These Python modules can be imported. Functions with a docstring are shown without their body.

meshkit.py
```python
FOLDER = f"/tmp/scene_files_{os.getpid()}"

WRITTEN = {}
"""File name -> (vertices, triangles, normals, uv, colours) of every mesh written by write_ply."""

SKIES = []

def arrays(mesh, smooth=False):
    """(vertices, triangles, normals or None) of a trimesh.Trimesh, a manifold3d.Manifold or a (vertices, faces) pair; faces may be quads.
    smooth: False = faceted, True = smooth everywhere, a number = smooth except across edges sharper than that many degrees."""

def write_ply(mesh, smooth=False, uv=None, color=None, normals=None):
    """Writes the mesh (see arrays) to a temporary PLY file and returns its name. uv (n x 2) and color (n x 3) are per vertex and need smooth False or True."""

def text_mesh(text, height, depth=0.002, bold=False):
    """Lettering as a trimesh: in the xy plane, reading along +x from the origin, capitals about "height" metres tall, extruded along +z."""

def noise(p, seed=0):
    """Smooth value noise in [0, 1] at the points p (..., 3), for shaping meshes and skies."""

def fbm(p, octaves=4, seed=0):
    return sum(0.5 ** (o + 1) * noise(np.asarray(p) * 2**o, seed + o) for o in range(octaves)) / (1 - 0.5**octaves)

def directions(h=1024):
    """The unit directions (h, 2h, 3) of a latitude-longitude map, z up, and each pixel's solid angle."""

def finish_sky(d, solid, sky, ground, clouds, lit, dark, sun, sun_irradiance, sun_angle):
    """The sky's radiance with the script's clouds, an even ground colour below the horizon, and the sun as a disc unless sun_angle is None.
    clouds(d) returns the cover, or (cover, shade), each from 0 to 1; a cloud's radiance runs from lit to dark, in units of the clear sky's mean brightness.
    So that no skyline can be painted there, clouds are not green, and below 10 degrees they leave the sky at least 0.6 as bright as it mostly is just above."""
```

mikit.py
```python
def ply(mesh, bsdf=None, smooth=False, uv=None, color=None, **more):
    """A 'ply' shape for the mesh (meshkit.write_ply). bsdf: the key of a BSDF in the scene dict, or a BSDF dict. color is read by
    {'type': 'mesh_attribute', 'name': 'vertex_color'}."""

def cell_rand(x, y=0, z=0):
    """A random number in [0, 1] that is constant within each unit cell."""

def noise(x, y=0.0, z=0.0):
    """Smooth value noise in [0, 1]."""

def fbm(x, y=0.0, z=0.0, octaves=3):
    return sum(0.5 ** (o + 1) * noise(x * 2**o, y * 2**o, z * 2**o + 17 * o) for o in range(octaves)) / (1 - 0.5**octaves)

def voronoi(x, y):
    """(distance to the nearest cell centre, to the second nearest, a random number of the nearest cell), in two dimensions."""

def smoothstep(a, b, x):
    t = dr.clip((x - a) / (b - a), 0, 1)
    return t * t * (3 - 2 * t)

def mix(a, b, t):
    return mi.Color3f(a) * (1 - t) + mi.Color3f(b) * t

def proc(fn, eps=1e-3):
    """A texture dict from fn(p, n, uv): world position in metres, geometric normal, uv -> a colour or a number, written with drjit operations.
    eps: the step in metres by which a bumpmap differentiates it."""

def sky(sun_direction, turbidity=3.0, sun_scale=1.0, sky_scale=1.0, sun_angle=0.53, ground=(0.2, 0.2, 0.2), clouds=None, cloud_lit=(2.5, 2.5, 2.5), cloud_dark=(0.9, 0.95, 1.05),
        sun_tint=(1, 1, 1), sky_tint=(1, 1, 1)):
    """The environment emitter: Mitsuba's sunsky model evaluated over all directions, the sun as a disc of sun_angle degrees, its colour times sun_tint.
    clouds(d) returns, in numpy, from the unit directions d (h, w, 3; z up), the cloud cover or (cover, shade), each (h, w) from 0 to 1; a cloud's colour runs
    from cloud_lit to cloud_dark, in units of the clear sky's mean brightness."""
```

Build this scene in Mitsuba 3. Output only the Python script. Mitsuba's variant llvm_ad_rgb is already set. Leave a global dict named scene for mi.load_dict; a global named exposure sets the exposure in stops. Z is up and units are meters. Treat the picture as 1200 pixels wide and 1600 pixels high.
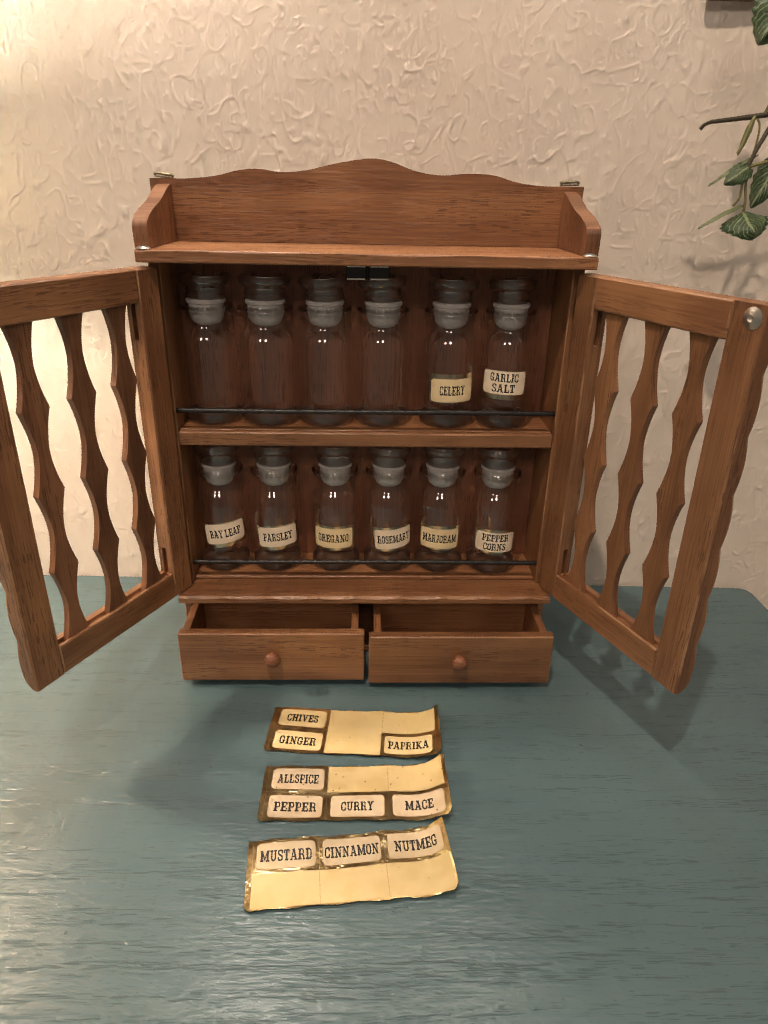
import math, random
import numpy as np, trimesh, shapely, manifold3d as m3
import shapely.geometry as sg, shapely.affinity as sa, shapely.ops as so
import mitsuba as mi, drjit as dr
import mikit, meshkit
from mikit import proc, noise, fbm, smoothstep, mix, voronoi, cell_rand

random.seed(7); rng = np.random.default_rng(7)
T = mi.ScalarTransform4f
scene, labels = {}, {}

# ------------------------------------------------------------------ camera, light, exposure
CAM = np.array([-0.00341, -0.48482, 0.35442])
FWD = np.array([0.0313235, 0.90713961, -0.41966244]); UP = np.array([-0.00584308, 0.42002748, 0.90749257])
scene['camera'] = {'type': 'perspective', 'fov': 2 * math.degrees(math.atan(600 / 1099.28)), 'fov_axis': 'x', 'near_clip': 0.02, 'far_clip': 20.0,
                   'to_world': T().look_at(origin=CAM.tolist(), target=(CAM + FWD).tolist(), up=UP.tolist())}
exposure = 0.55
AMBIENT = (0.105, 0.085, 0.068)                       # light of the room, from all around
CEILING = (2500.0, 1920.0, 1450.0)                      # radiance of the unseen bulbs lighting table and cabinet from above
UNSEEN_GLOBES = (11.5, 9.3, 7.5)                       # radiance of the two unseen globes lighting the cabinet front
MIRROR_STAND_IN = (185.0, 160.0, 138.0)                           # radiance of the two heads standing in for mirrored ceiling light
TABLE_LAMP = (245.0, 184.0, 130.0)                      # radiance of the unseen lamp lighting the left wall and table
scene['room_glow'] = {'type': 'constant', 'radiance': {'type': 'rgb', 'value': list(AMBIENT)}}

def area(rgb): return {'type': 'area', 'radiance': {'type': 'rgb', 'value': list(rgb)}}
def rgb(*c): return {'type': 'rgb', 'value': list(c)}

# ------------------------------------------------------------------ materials
def wood_fn(c_dark, c_light, c_pore, k):
    def fn(p, n, uv):
        edge = dr.select(uv.x > 50, mi.Float(1), mi.Float(0)); u, v = uv.x - 100 * edge, uv.y
        w = v + 0.0016 * noise(u * 14, v * 40 + k)
        band = fbm(u * 4 + k, w * 75, k, octaves=2)
        fine = fbm(u * 26, w * 1500, k + 3, octaves=2)
        blot = fbm(u * 26, v * 34, 9 + k, octaves=2)
        t = dr.clip(0.50 * band + 0.30 * fine + 0.45 * (blot - 0.5) + 0.10, 0, 1)
        c = mix(c_dark, c_light, smoothstep(0.22, 0.80, t))
        pore = smoothstep(0.62, 0.80, noise(u * 130, w * 1900, 5 + k)) * smoothstep(0.28, 0.7, fbm(u * 16, v * 90, k, octaves=2))
        pore2 = smoothstep(0.74, 0.86, noise(u * 60, w * 1100, 8 + k))
        c = c * (0.84 + 0.30 * cell_rand(dr.floor(v / 1.5), 3, 1))
        c = mix(c, (0.38, 0.22, 0.12), 0.7 * edge * smoothstep(0.38, 0.66, fbm(u * 42, v * 42, 2 + k, octaves=2)))
        return mix(c, c_pore, dr.clip(0.55 * pore + 0.18 * pore2, 0, 1))
    return fn
def wood_h(p, n, uv):
    u, v = uv.x, uv.y
    w = v + 0.0016 * noise(u * 14, v * 40)
    return 0.00011 * fbm(u * 40, w * 1200, 3, octaves=2) - 0.00012 * smoothstep(0.62, 0.80, noise(u * 130, w * 1900, 5)) + 0.0004 * noise(u * 60, v * 60)
def wood(key, cd, cl, cp, k, rough=0.42, spec=0.42):
    scene[key] = {'type': 'twosided', 'bsdf': {'type': 'bumpmap', 'arbitrary': proc(wood_h, eps=2.5e-4), 'scale': 1.0,
                  'bsdf': {'type': 'principled', 'base_color': proc(wood_fn(cd, cl, cp, k)), 'roughness': rough, 'specular': spec}}}
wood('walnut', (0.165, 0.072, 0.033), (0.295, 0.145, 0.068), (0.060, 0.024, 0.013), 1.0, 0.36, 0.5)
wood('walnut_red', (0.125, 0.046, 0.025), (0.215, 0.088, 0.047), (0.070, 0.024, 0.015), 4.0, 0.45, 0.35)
wood('walnut_deep', (0.120, 0.053, 0.027), (0.22, 0.105, 0.054), (0.048, 0.020, 0.012), 7.0)  # darker walnut, which also carries the shade on the left door slats

def pores(p):
    w = p.y + 0.0035 * noise(p.x * 11, p.y * 16, 2) + 0.0007 * noise(p.x * 150, p.y * 200, 4)
    a = smoothstep(0.60, 0.80, noise(p.x * 110, w * 2300, 3)) * smoothstep(0.46, 0.66, fbm(p.x * 14, w * 260, 6, octaves=2))
    b = smoothstep(0.82, 0.95, noise(p.x * 200, w * 2000, 9))
    return dr.clip(a + 0.7 * b, 0, 1)
def table_color(p, n, uv):
    w = p.y + 0.004 * fbm(p.x * 9, p.y * 22, 2, octaves=2)
    pore = pores(p)
    tone = fbm(p.x * 6, p.y * 14, 1, octaves=3)
    c = mix((0.063, 0.115, 0.138), (0.086, 0.146, 0.170), tone)
    c = mix(c, (0.10, 0.155, 0.145), 0.3 * fbm(p.x * 30, w * 300, 4, octaves=2))
    spot = smoothstep(0.075, 0.03, voronoi(p.x * 60, p.y * 60)[0]) * smoothstep(0.99, 0.994, voronoi(p.x * 60, p.y * 60)[2])
    edge = smoothstep(0.3745, 0.381, p.x) * smoothstep(0.35, 0.6, fbm(p.x * 90, p.y * 60, 2))
    return mix(mix(c, (0.024, 0.042, 0.042), 0.36 * pore), (0.02, 0.02, 0.018), dr.clip(0.5 * spot + 0.8 * edge, 0, 1))
def table_h(p, n, uv):
    w = p.y + 0.004 * fbm(p.x * 9, p.y * 22, 2, octaves=2)
    pore = pores(p)
    lump = fbm(p.x * 75, w * 680, 7, octaves=2)
    return 0.00024 * lump - 0.00024 * pore + 0.00013 * fbm(p.x * 330, p.y * 620, 5, octaves=2) + 0.00022 * noise(p.x * 25, p.y * 60, 4)
scene['teal_paint'] = {'type': 'twosided', 'bsdf': {'type': 'bumpmap', 'arbitrary': proc(table_h, eps=4e-4), 'scale': 1.0,
                       'bsdf': {'type': 'principled', 'base_color': proc(table_color), 'roughness': 0.31, 'specular': 0.5}}}
def wall_color(p, n, uv):
    return mix((0.69, 0.62, 0.545), (0.75, 0.685, 0.61), fbm(p.x * 18, p.z * 18, 2, octaves=2))
scene['wall_paint'] = {'type': 'twosided', 'bsdf': {'type': 'principled', 'base_color': proc(wall_color), 'roughness': 0.55, 'specular': 0.25}}
scene['clear_glass'] = {'type': 'dielectric', 'int_ior': 1.5, 'ext_ior': 1.0}
scene['thin_glass'] = {'type': 'thindielectric', 'int_ior': 1.60, 'ext_ior': 1.0}
scene['plug_plastic'] = {'type': 'twosided', 'bsdf': {'type': 'principled', 'base_color': rgb(0.46, 0.445, 0.44), 'roughness': 0.4, 'specular': 0.4}}
scene['black_iron'] = {'type': 'twosided', 'bsdf': {'type': 'principled', 'base_color': rgb(0.012, 0.012, 0.013), 'roughness': 0.36, 'specular': 0.5}}
scene['black_plastic'] = {'type': 'twosided', 'bsdf': {'type': 'principled', 'base_color': rgb(0.008, 0.008, 0.009), 'roughness': 0.3}}
scene['steel'] = {'type': 'twosided', 'bsdf': {'type': 'principled', 'base_color': rgb(0.56, 0.53, 0.48), 'metallic': 1.0, 'roughness': 0.38}}
def brass_c(p, n, uv): return mix((0.12, 0.10, 0.06), (0.30, 0.26, 0.18), fbm(p.x * 500, p.y * 500, p.z * 500))
scene['bright_steel'] = {'type': 'twosided', 'bsdf': {'type': 'principled', 'base_color': rgb(0.72, 0.70, 0.66), 'metallic': 0.35, 'roughness': 0.4}}
scene['old_brass'] = {'type': 'twosided', 'bsdf': {'type': 'principled', 'base_color': proc(brass_c), 'metallic': 1.0, 'roughness': 0.42}}
def gold_c(p, n, uv):
    tarn = smoothstep(0.45, 0.75, fbm(p.x * 160, p.y * 160, p.z * 160))
    return mix((0.86, 0.64, 0.30), (0.52, 0.34, 0.14), tarn)
def gold_h(p, n, uv): return 0.0005 * noise(p.x * 150, p.y * 150, p.z * 150) + 0.00016 * noise(p.x * 900, p.y * 900, p.z * 900)
scene['gold_foil'] = {'type': 'twosided', 'bsdf': {'type': 'bumpmap', 'arbitrary': proc(gold_h, eps=3e-4), 'scale': 1.0,
                      'bsdf': {'type': 'principled', 'base_color': proc(gold_c), 'metallic': 1.0, 'roughness': 0.20}}}
def jar_foil_c(p, n, uv): return mix((0.62, 0.52, 0.38), (0.36, 0.29, 0.20), smoothstep(0.4, 0.7, fbm(p.x * 260, p.y * 260, p.z * 90)))
scene['jar_foil'] = {'type': 'twosided', 'bsdf': {'type': 'principled', 'base_color': proc(jar_foil_c), 'metallic': 1.0, 'roughness': 0.2}}
def paper_fn(a, b, dots):
    def fn(p, n, uv):
        c = mix(a, b, smoothstep(0.35, 0.7, fbm(p.x * 110, p.y * 110, p.z * 110)))
        if dots:
            s = 420.0
            near = voronoi(p.x * s, p.y * s)
            c = mix(c, (0.20, 0.12, 0.05), smoothstep(0.28, 0.14, near[0]) * smoothstep(1 - dots, 1 - dots + 0.01, near[2]))
        return c
    return fn
def paper(key, a, b, dots=0):
    scene[key] = {'type': 'twosided', 'bsdf': {'type': 'principled', 'base_color': proc(paper_fn(a, b, dots)), 'roughness': 0.5, 'specular': 0.3}}
paper('paper_yellow', (0.71, 0.575, 0.31), (0.67, 0.53, 0.27), 0.006)
paper('paper_pink', (0.68, 0.56, 0.39), (0.61, 0.48, 0.31), 0.03)
paper('paper_grey', (0.66, 0.55, 0.37), (0.61, 0.49, 0.31), 0.005)
paper('paper_cream', (0.80, 0.70, 0.55), (0.77, 0.66, 0.51))
paper('paper_aged', (0.78, 0.65, 0.40), (0.74, 0.60, 0.36))
paper('backing_a', (0.71, 0.565, 0.285), (0.68, 0.53, 0.25), 0.006)
paper('backing_b', (0.69, 0.535, 0.265), (0.65, 0.49, 0.225), 0.05)
paper('backing_c', (0.70, 0.555, 0.285), (0.66, 0.51, 0.24), 0.005)
scene['fold_line'] = {'type': 'twosided', 'bsdf': {'type': 'principled', 'base_color': rgb(0.52, 0.36, 0.16), 'roughness': 0.5}}
scene['ink'] = {'type': 'twosided', 'bsdf': {'type': 'principled', 'base_color': rgb(0.012, 0.010, 0.012), 'roughness': 0.45}}
def leaf_c(p, n, uv):
    # uv: across (-1..1) and along (0..1) the blade; pale veins fan out from the midrib
    a, l = dr.abs(uv.x), uv.y
    mid = smoothstep(0.10, 0.03, a)
    f = l - 0.55 * a + 0.05 * noise(uv.x * 6, l * 8, 2)
    ph = f * 7.0
    side = smoothstep(0.16, 0.04, dr.abs(ph - dr.floor(ph) - 0.5)) * smoothstep(1.0, 0.8, a)
    net = smoothstep(0.62, 0.78, noise(uv.x * 11, l * 15, 4)) * 0.5
    c = mix((0.012, 0.032, 0.013), (0.028, 0.062, 0.022), noise(uv.x * 8, l * 9))
    return mix(c, (0.22, 0.27, 0.155), dr.clip(0.85 * mid + 0.62 * side + net * side + 0.15 * net, 0, 1))
scene['leaf_green'] = {'type': 'twosided', 'bsdf': {'type': 'principled', 'base_color': proc(leaf_c), 'roughness': 0.5, 'specular': 0.35}}
scene['stem_brown'] = {'type': 'twosided', 'bsdf': {'type': 'principled', 'base_color': rgb(0.040, 0.034, 0.020), 'roughness': 0.6}}
scene['stem_green'] = {'type': 'twosided', 'bsdf': {'type': 'principled', 'base_color': rgb(0.17, 0.16, 0.06), 'roughness': 0.55}}
scene['leaf_back'] = {'type': 'twosided', 'bsdf': {'type': 'principled', 'base_color': rgb(0.11, 0.14, 0.065), 'roughness': 0.55}}
scene['white_enamel'] = {'type': 'twosided', 'bsdf': {'type': 'principled', 'base_color': rgb(0.7, 0.68, 0.64), 'roughness': 0.4}}
scene['shade_linen'] = {'type': 'principledthin', 'base_color': rgb(0.80, 0.66, 0.46), 'roughness': 0.8, 'diff_trans': 0.7}
scene['bulb_glass'] = {'type': 'diffuse', 'reflectance': rgb(0.5, 0.5, 0.5)}
scene['dark_wood_edge'] = {'type': 'twosided', 'bsdf': {'type': 'principled', 'base_color': rgb(0.10, 0.045, 0.022), 'roughness': 0.5}}

# ------------------------------------------------------------------ helpers
def numbered(key):
    if key not in scene and key not in labels: return key
    k = 1
    while f'{key}_{k:03d}' in scene or f'{key}_{k:03d}' in labels: k += 1
    return f'{key}_{k:03d}'
def thing(name, label, category, group=None):
    key = numbered(name); labels[key] = {'label': label, 'category': category}
    if group: labels[key]['group'] = group
    return key
def put(key, mesh, mat, smooth=False, label=None, **kw):
    if '__' in key or key not in labels: key = numbered(key)                # a thing of one mesh keeps the thing's own key
    scene[key] = mikit.ply(mesh, mat, smooth, **kw)
    if label: labels[key] = {'label': label}
    return key
def tm(m):
    if hasattr(m, 'to_mesh'):
        x = m.to_mesh(); return trimesh.Trimesh(x.vert_properties[:, :3], x.tri_verts, process=False)
    return m
def cbox(x0, x1, y0, y1, z0, z1, b=0.0007):
    v = []
    for sx in (0, 1):
        for sy in (0, 1):
            for sz in (0, 1):
                p = np.array([(x0, x1)[sx], (y0, y1)[sy], (z0, z1)[sz]], float); s = np.array([1 - 2 * sx, 1 - 2 * sy, 1 - 2 * sz]) * b
                for k in range(3):
                    q = p + s; q[k] = p[k]; v.append(q)
    return m3.Manifold.hull_points(np.array(v))
def prism(poly, h):                                    # polygon in xy, extruded to z = h
    m = trimesh.creation.extrude_polygon(poly, h, engine='earcut'); m.merge_vertices(); return m
def axes(mesh, order):                                 # reorder coordinates
    m = tm(mesh).copy(); v = m.vertices[:, [abs(o) - 1 for o in order]] * np.sign(order)
    f = m.faces if np.linalg.det(np.eye(3)[[abs(o) - 1 for o in order]] * np.sign(order)[:, None]) > 0 else m.faces[:, ::-1]
    return trimesh.Trimesh(v, f, process=False)
PIECES = [0]
def lay_wood(mesh, grain, M=None):
    """Unwelds the mesh and gives it uv in metres: u along the grain, v across it; M moves it afterwards."""
    m = tm(mesh); v = np.asarray(m.vertices); f = np.asarray(m.faces)
    tri = v[f]; n = np.cross(tri[:, 1] - tri[:, 0], tri[:, 2] - tri[:, 0]); ok = np.linalg.norm(n, axis=1) > 1e-14
    tri, n = tri[ok], n[ok]; d = np.abs(n).argmax(1)
    a = grain; b, c = [k for k in range(3) if k != a]; off = rng.uniform(0, 5, 2); PIECES[0] += 1; off[1] = 0.22 + 1.5 * (PIECES[0] * 7 % 23)      # every board its own tone
    U = np.where((d == a)[:, None], tri[:, :, b] * 0.3, tri[:, :, a]); V = np.where((d == b)[:, None], tri[:, :, c], tri[:, :, b])
    V = np.where((d == a)[:, None], tri[:, :, c], V)
    le = np.linalg.norm(tri - np.roll(tri, 1, 1), axis=2).max(1); alt = np.linalg.norm(n[:, :], axis=1) / le
    nn = np.abs(np.cross(tri[:, 1] - tri[:, 0], tri[:, 2] - tri[:, 0])); worn = (nn.max(1) / np.linalg.norm(nn, axis=1) < 0.93) & (alt < 0.0016)      # arrises, where the stain is rubbed off
    U = U + 100.0 * worn[:, None]
    uv = np.stack([U + off[0], V + off[1] + 0.37 * d[:, None]], -1).reshape(-1, 2)
    P = tri.reshape(-1, 3)
    if M is not None: P = P @ M[:3, :3].T + M[:3, 3]
    return (P, np.arange(len(P)).reshape(-1, 3)), uv
def put_wood(key, mesh, grain, mat='walnut', M=None, label=None):
    g, uv = lay_wood(mesh, grain, M); return put(key, g, mat, False, label, uv=uv)
def lathe(profile, n=72, M=None):
    p = np.asarray(profile, float); a = np.linspace(0, 2 * np.pi, n, endpoint=False)
    v = np.stack([p[:, None, 0] * np.cos(a), p[:, None, 0] * np.sin(a), np.broadcast_to(p[:, None, 1], (len(p), n))], -1).reshape(-1, 3)
    f = []
    for i in range(len(p) - 1):
        j = np.arange(n); k = (j + 1) % n
        A, B, C, D = i * n + j, i * n + k, (i + 1) * n + k, (i + 1) * n + j
        if p[i, 0] > 0: f.append(np.stack([A, B, C], 1) if p[i + 1, 0] > 0 else np.stack([A, B, D], 1))
        if p[i + 1, 0] > 0: f.append(np.stack([A, C, D], 1))
    m = trimesh.Trimesh(v, np.vstack(f), process=True, merge_norm=True, merge_tex=True)
    m.merge_vertices(); m.update_faces(m.nondegenerate_faces()); m.fix_normals()
    if M is not None: m.apply_transform(M)
    return m
def curve(pts, n=8):
    """Catmull-Rom through the points."""
    p = np.asarray(pts, float); p = np.vstack([2 * p[0] - p[1], p, 2 * p[-1] - p[-2]]); out = []
    for i in range(1, len(p) - 2):
        for t in np.linspace(0, 1, n, endpoint=False):
            out.append(0.5 * (2 * p[i] + (p[i + 1] - p[i - 1]) * t + (2 * p[i - 1] - 5 * p[i] + 4 * p[i + 1] - p[i + 2]) * t * t + (3 * p[i] - p[i - 1] - 3 * p[i + 1] + p[i + 2]) * t ** 3))
    return np.vstack([out, p[-2]])
def tube(pts, r, sides=10):
    p = np.asarray(pts, float); r = np.broadcast_to(r, len(p)); t = np.gradient(p, axis=0); t /= np.linalg.norm(t, axis=1)[:, None]
    ref = np.array([0.13, 0.2, 1.0]) if abs(t[0, 2]) < 0.8 else np.array([1.0, 0.1, 0]); rings = []
    for i in range(len(p)):
        x = np.cross(t[i], ref); x /= np.linalg.norm(x); y = np.cross(t[i], x); a = np.linspace(0, 2 * np.pi, sides, endpoint=False)
        rings.append(p[i] + r[i] * (np.cos(a)[:, None] * x + np.sin(a)[:, None] * y))
    v = np.vstack(rings + [p[:1], p[-1:]]); f = []; n = len(p); j = np.arange(sides); k = (j + 1) % sides
    for i in range(n - 1): f += [np.stack([i * sides + j, i * sides + k, (i + 1) * sides + k], 1), np.stack([i * sides + j, (i + 1) * sides + k, (i + 1) * sides + j], 1)]
    f += [np.stack([k, j, j * 0 + n * sides], 1), np.stack([(n - 1) * sides + j, (n - 1) * sides + k, j * 0 + n * sides + 1], 1)]
    m = trimesh.Trimesh(v, np.vstack(f), process=False); m.fix_normals(); return m
def rot(axis, a, at=(0, 0, 0)): return trimesh.transformations.rotation_matrix(a, axis, at)
def shift(x, y, z): return trimesh.transformations.translation_matrix([x, y, z])

# ------------------------------------------------------------------ the setting: wall
WY, WS = 0.1244, -0.032                                # the wall's face: y = WY + WS * x
def build_wall():
    x0, x1, z0, z1, s = -0.44, 0.50, -0.06, 0.53, 0.00082
    xf = np.arange(x0, x1, s); zf = np.arange(z0, z1, s)
    X, Z = np.meshgrid(xf, zf, indexing='ij'); P = lambda a, b, k=0.0: np.stack([X * a, Z * b, np.full_like(X, k)], -1)
    N = meshkit.noise
    wx = (meshkit.fbm(P(45, 45, 1.5), 2, 1) - 0.5) * 0.012; wz = (meshkit.fbm(P(45, 45, 7.5), 2, 2) - 0.5) * 0.014
    Q = lambda a, b, k: np.stack([(X + wx) * a, (Z + wz) * b, np.full_like(X, k)], -1)
    h = np.zeros_like(X)
    for a, b, k, lev, wd, amp, cut in ((58, 36, 0.3, 0.56, 0.0007, 0.00052, 0.40), (90, 60, 3.3, 0.60, 0.00065, 0.00052, 0.42), (68, 33, 11.3, 0.42, 0.00075, 0.00056, 0.41), (150, 100, 5.3, 0.64, 0.00065, 0.00046, 0.40), (118, 60, 21.3, 0.38, 0.00065, 0.00050, 0.43), (205, 130, 31.3, 0.36, 0.00065, 0.00046, 0.45)):
        n = N(Q(a, b, k), int(k)); m = N(Q(a * 0.7, b * 0.7, k + 40), 3); m = np.clip((m - cut) / 0.05, 0, 1)
        gx, gz = np.gradient(n, s); d = (n - lev) / np.maximum(np.hypot(gx, gz), 0.25 * a); wv = wd * (0.7 + 0.9 * N(P(150, 150, k + 60), 8))
        h += m * amp * (np.exp(-(d / wv) ** 2) * (0.55 + 0.8 * N(P(90, 90, k + 70), 4)) + 0.22 * np.clip(d / (1.6 * wd), 0, 1))
    g = np.random.default_rng(3)
    for _ in range(13000):                               # spatters
        cx, cz = g.uniform(x0, x1), g.uniform(z0, z1)
        if N(np.array([cx * 16, cz * 16, 2.5]), 9) < g.uniform(0.25, 0.7): continue
        r = g.choice([0.0009, 0.0013, 0.0019, 0.0027], p=[0.42, 0.32, 0.18, 0.08]); e = g.uniform(1.0, 2.2); am = r * g.uniform(0.2, 0.42); th = g.normal(0, 0.6)
        i0, i1 = np.searchsorted(xf, [cx - 3 * r * e, cx + 3 * r * e]); j0, j1 = np.searchsorted(zf, [cz - 3 * r * e, cz + 3 * r * e])
        dx, dz = X[i0:i1, j0:j1] - cx, Z[i0:i1, j0:j1] - cz
        a, b = dx * math.cos(th) + dz * math.sin(th), (-dx * math.sin(th) + dz * math.cos(th)) / e
        h[i0:i1, j0:j1] += am * np.exp(-((a * a + b * b) / (r * r)) ** 1.5)
    h *= 0.60
    h += 0.00006 * meshkit.fbm(P(320, 320, 4), 2, 5) + 0.0008 * meshkit.fbm(P(14, 14, 2), 2, 6)
    ex = np.concatenate([np.linspace(-1.3, x0 - s, 12), xf, np.linspace(x1 + s, 1.3, 12)]); ez = np.concatenate([np.linspace(-0.75, z0 - s, 10), zf, np.linspace(z1 + s, 1.15, 10)])
    H = np.full((len(ex), len(ez)), 0.0005); H[12:12 + len(xf), 10:10 + len(zf)] = h
    XX, ZZ = np.meshgrid(ex, ez, indexing='ij')
    v = np.stack([XX, WY + WS * XX - H, ZZ], -1).reshape(-1, 3); ny = len(ez)
    i, j = np.meshgrid(np.arange(len(ex) - 1), np.arange(ny - 1), indexing='ij'); a = (i * ny + j).ravel()
    f = np.vstack([np.stack([a, a + ny, a + ny + 1], 1), np.stack([a, a + ny + 1, a + 1], 1)])
    put('wall', (v, f), 'wall_paint', True)
    labels['wall'] = {'label': 'cream hand-trowelled textured plaster wall behind the table', 'category': 'wall', 'kind': 'structure'}
build_wall()

# ------------------------------------------------------------------ the painted table
def build_table():
    back = lambda x: WY + WS * x - 0.0035
    c = 0.011
    pts = [(-1.0, -0.62), (0.3815, -0.62), (0.3805, back(0.38) - c), (0.3765, back(0.376) - 0.003), (0.3805 - c, back(0.37)), (-1.0, back(-1.0))]
    P = sg.Polygon(pts); r = 0.0035; layers = []
    for k in range(6):
        a = k / 5 * math.pi / 2; layers.append((P.buffer(-(r - r * math.sin(a)), join_style=2), -(r - r * math.cos(a)) if False else -r + r * math.cos(a)))
    ring = lambda q: np.array(sg.polygon.orient(q).exterior.coords)[:-1]
    rings = [np.column_stack([ring(q), np.full(len(ring(q)), z)]) for q, z in layers]
    n = len(rings[0]); v = np.vstack(rings[::1] + [rings[-1] * [1, 1, 0] + [0, 0, -0.022]]); f = []
    m = len(rings) + 1
    for i in range(m - 1):
        for j in range(n):
            k = (j + 1) % n; f += [[i * n + j, (i + 1) * n + j, (i + 1) * n + k], [i * n + j, (i + 1) * n + k, i * n + k]]
    f += [[0, j, j + 1] for j in range(1, n - 1)] + [[(m - 1) * n, (m - 1) * n + j + 1, (m - 1) * n + j] for j in range(1, n - 1)]
    t = thing('table', 'teal painted wooden table with open grain showing through the gloss, under the spice cabinet', 'table')
    put(t + '__tabletop', (v, np.array(f)), 'teal_paint')
    put(t + '__apron', cbox(-0.95, 0.34, 0.065, 0.085, -0.10, -0.0225), 'teal_paint')
    put(t + '__apron', cbox(0.32, 0.34, -0.58, 0.0645, -0.10, -0.0225), 'teal_paint')
    for x, y in ((0.317, 0.045), (0.317, -0.56), (-0.93, 0.045), (-0.93, -0.56)):
        put(t + '__leg', cbox(x - 0.022, x + 0.022, y - 0.018, y + 0.018, -0.74, -0.1005, 0.003), 'teal_paint')
build_table()

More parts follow.
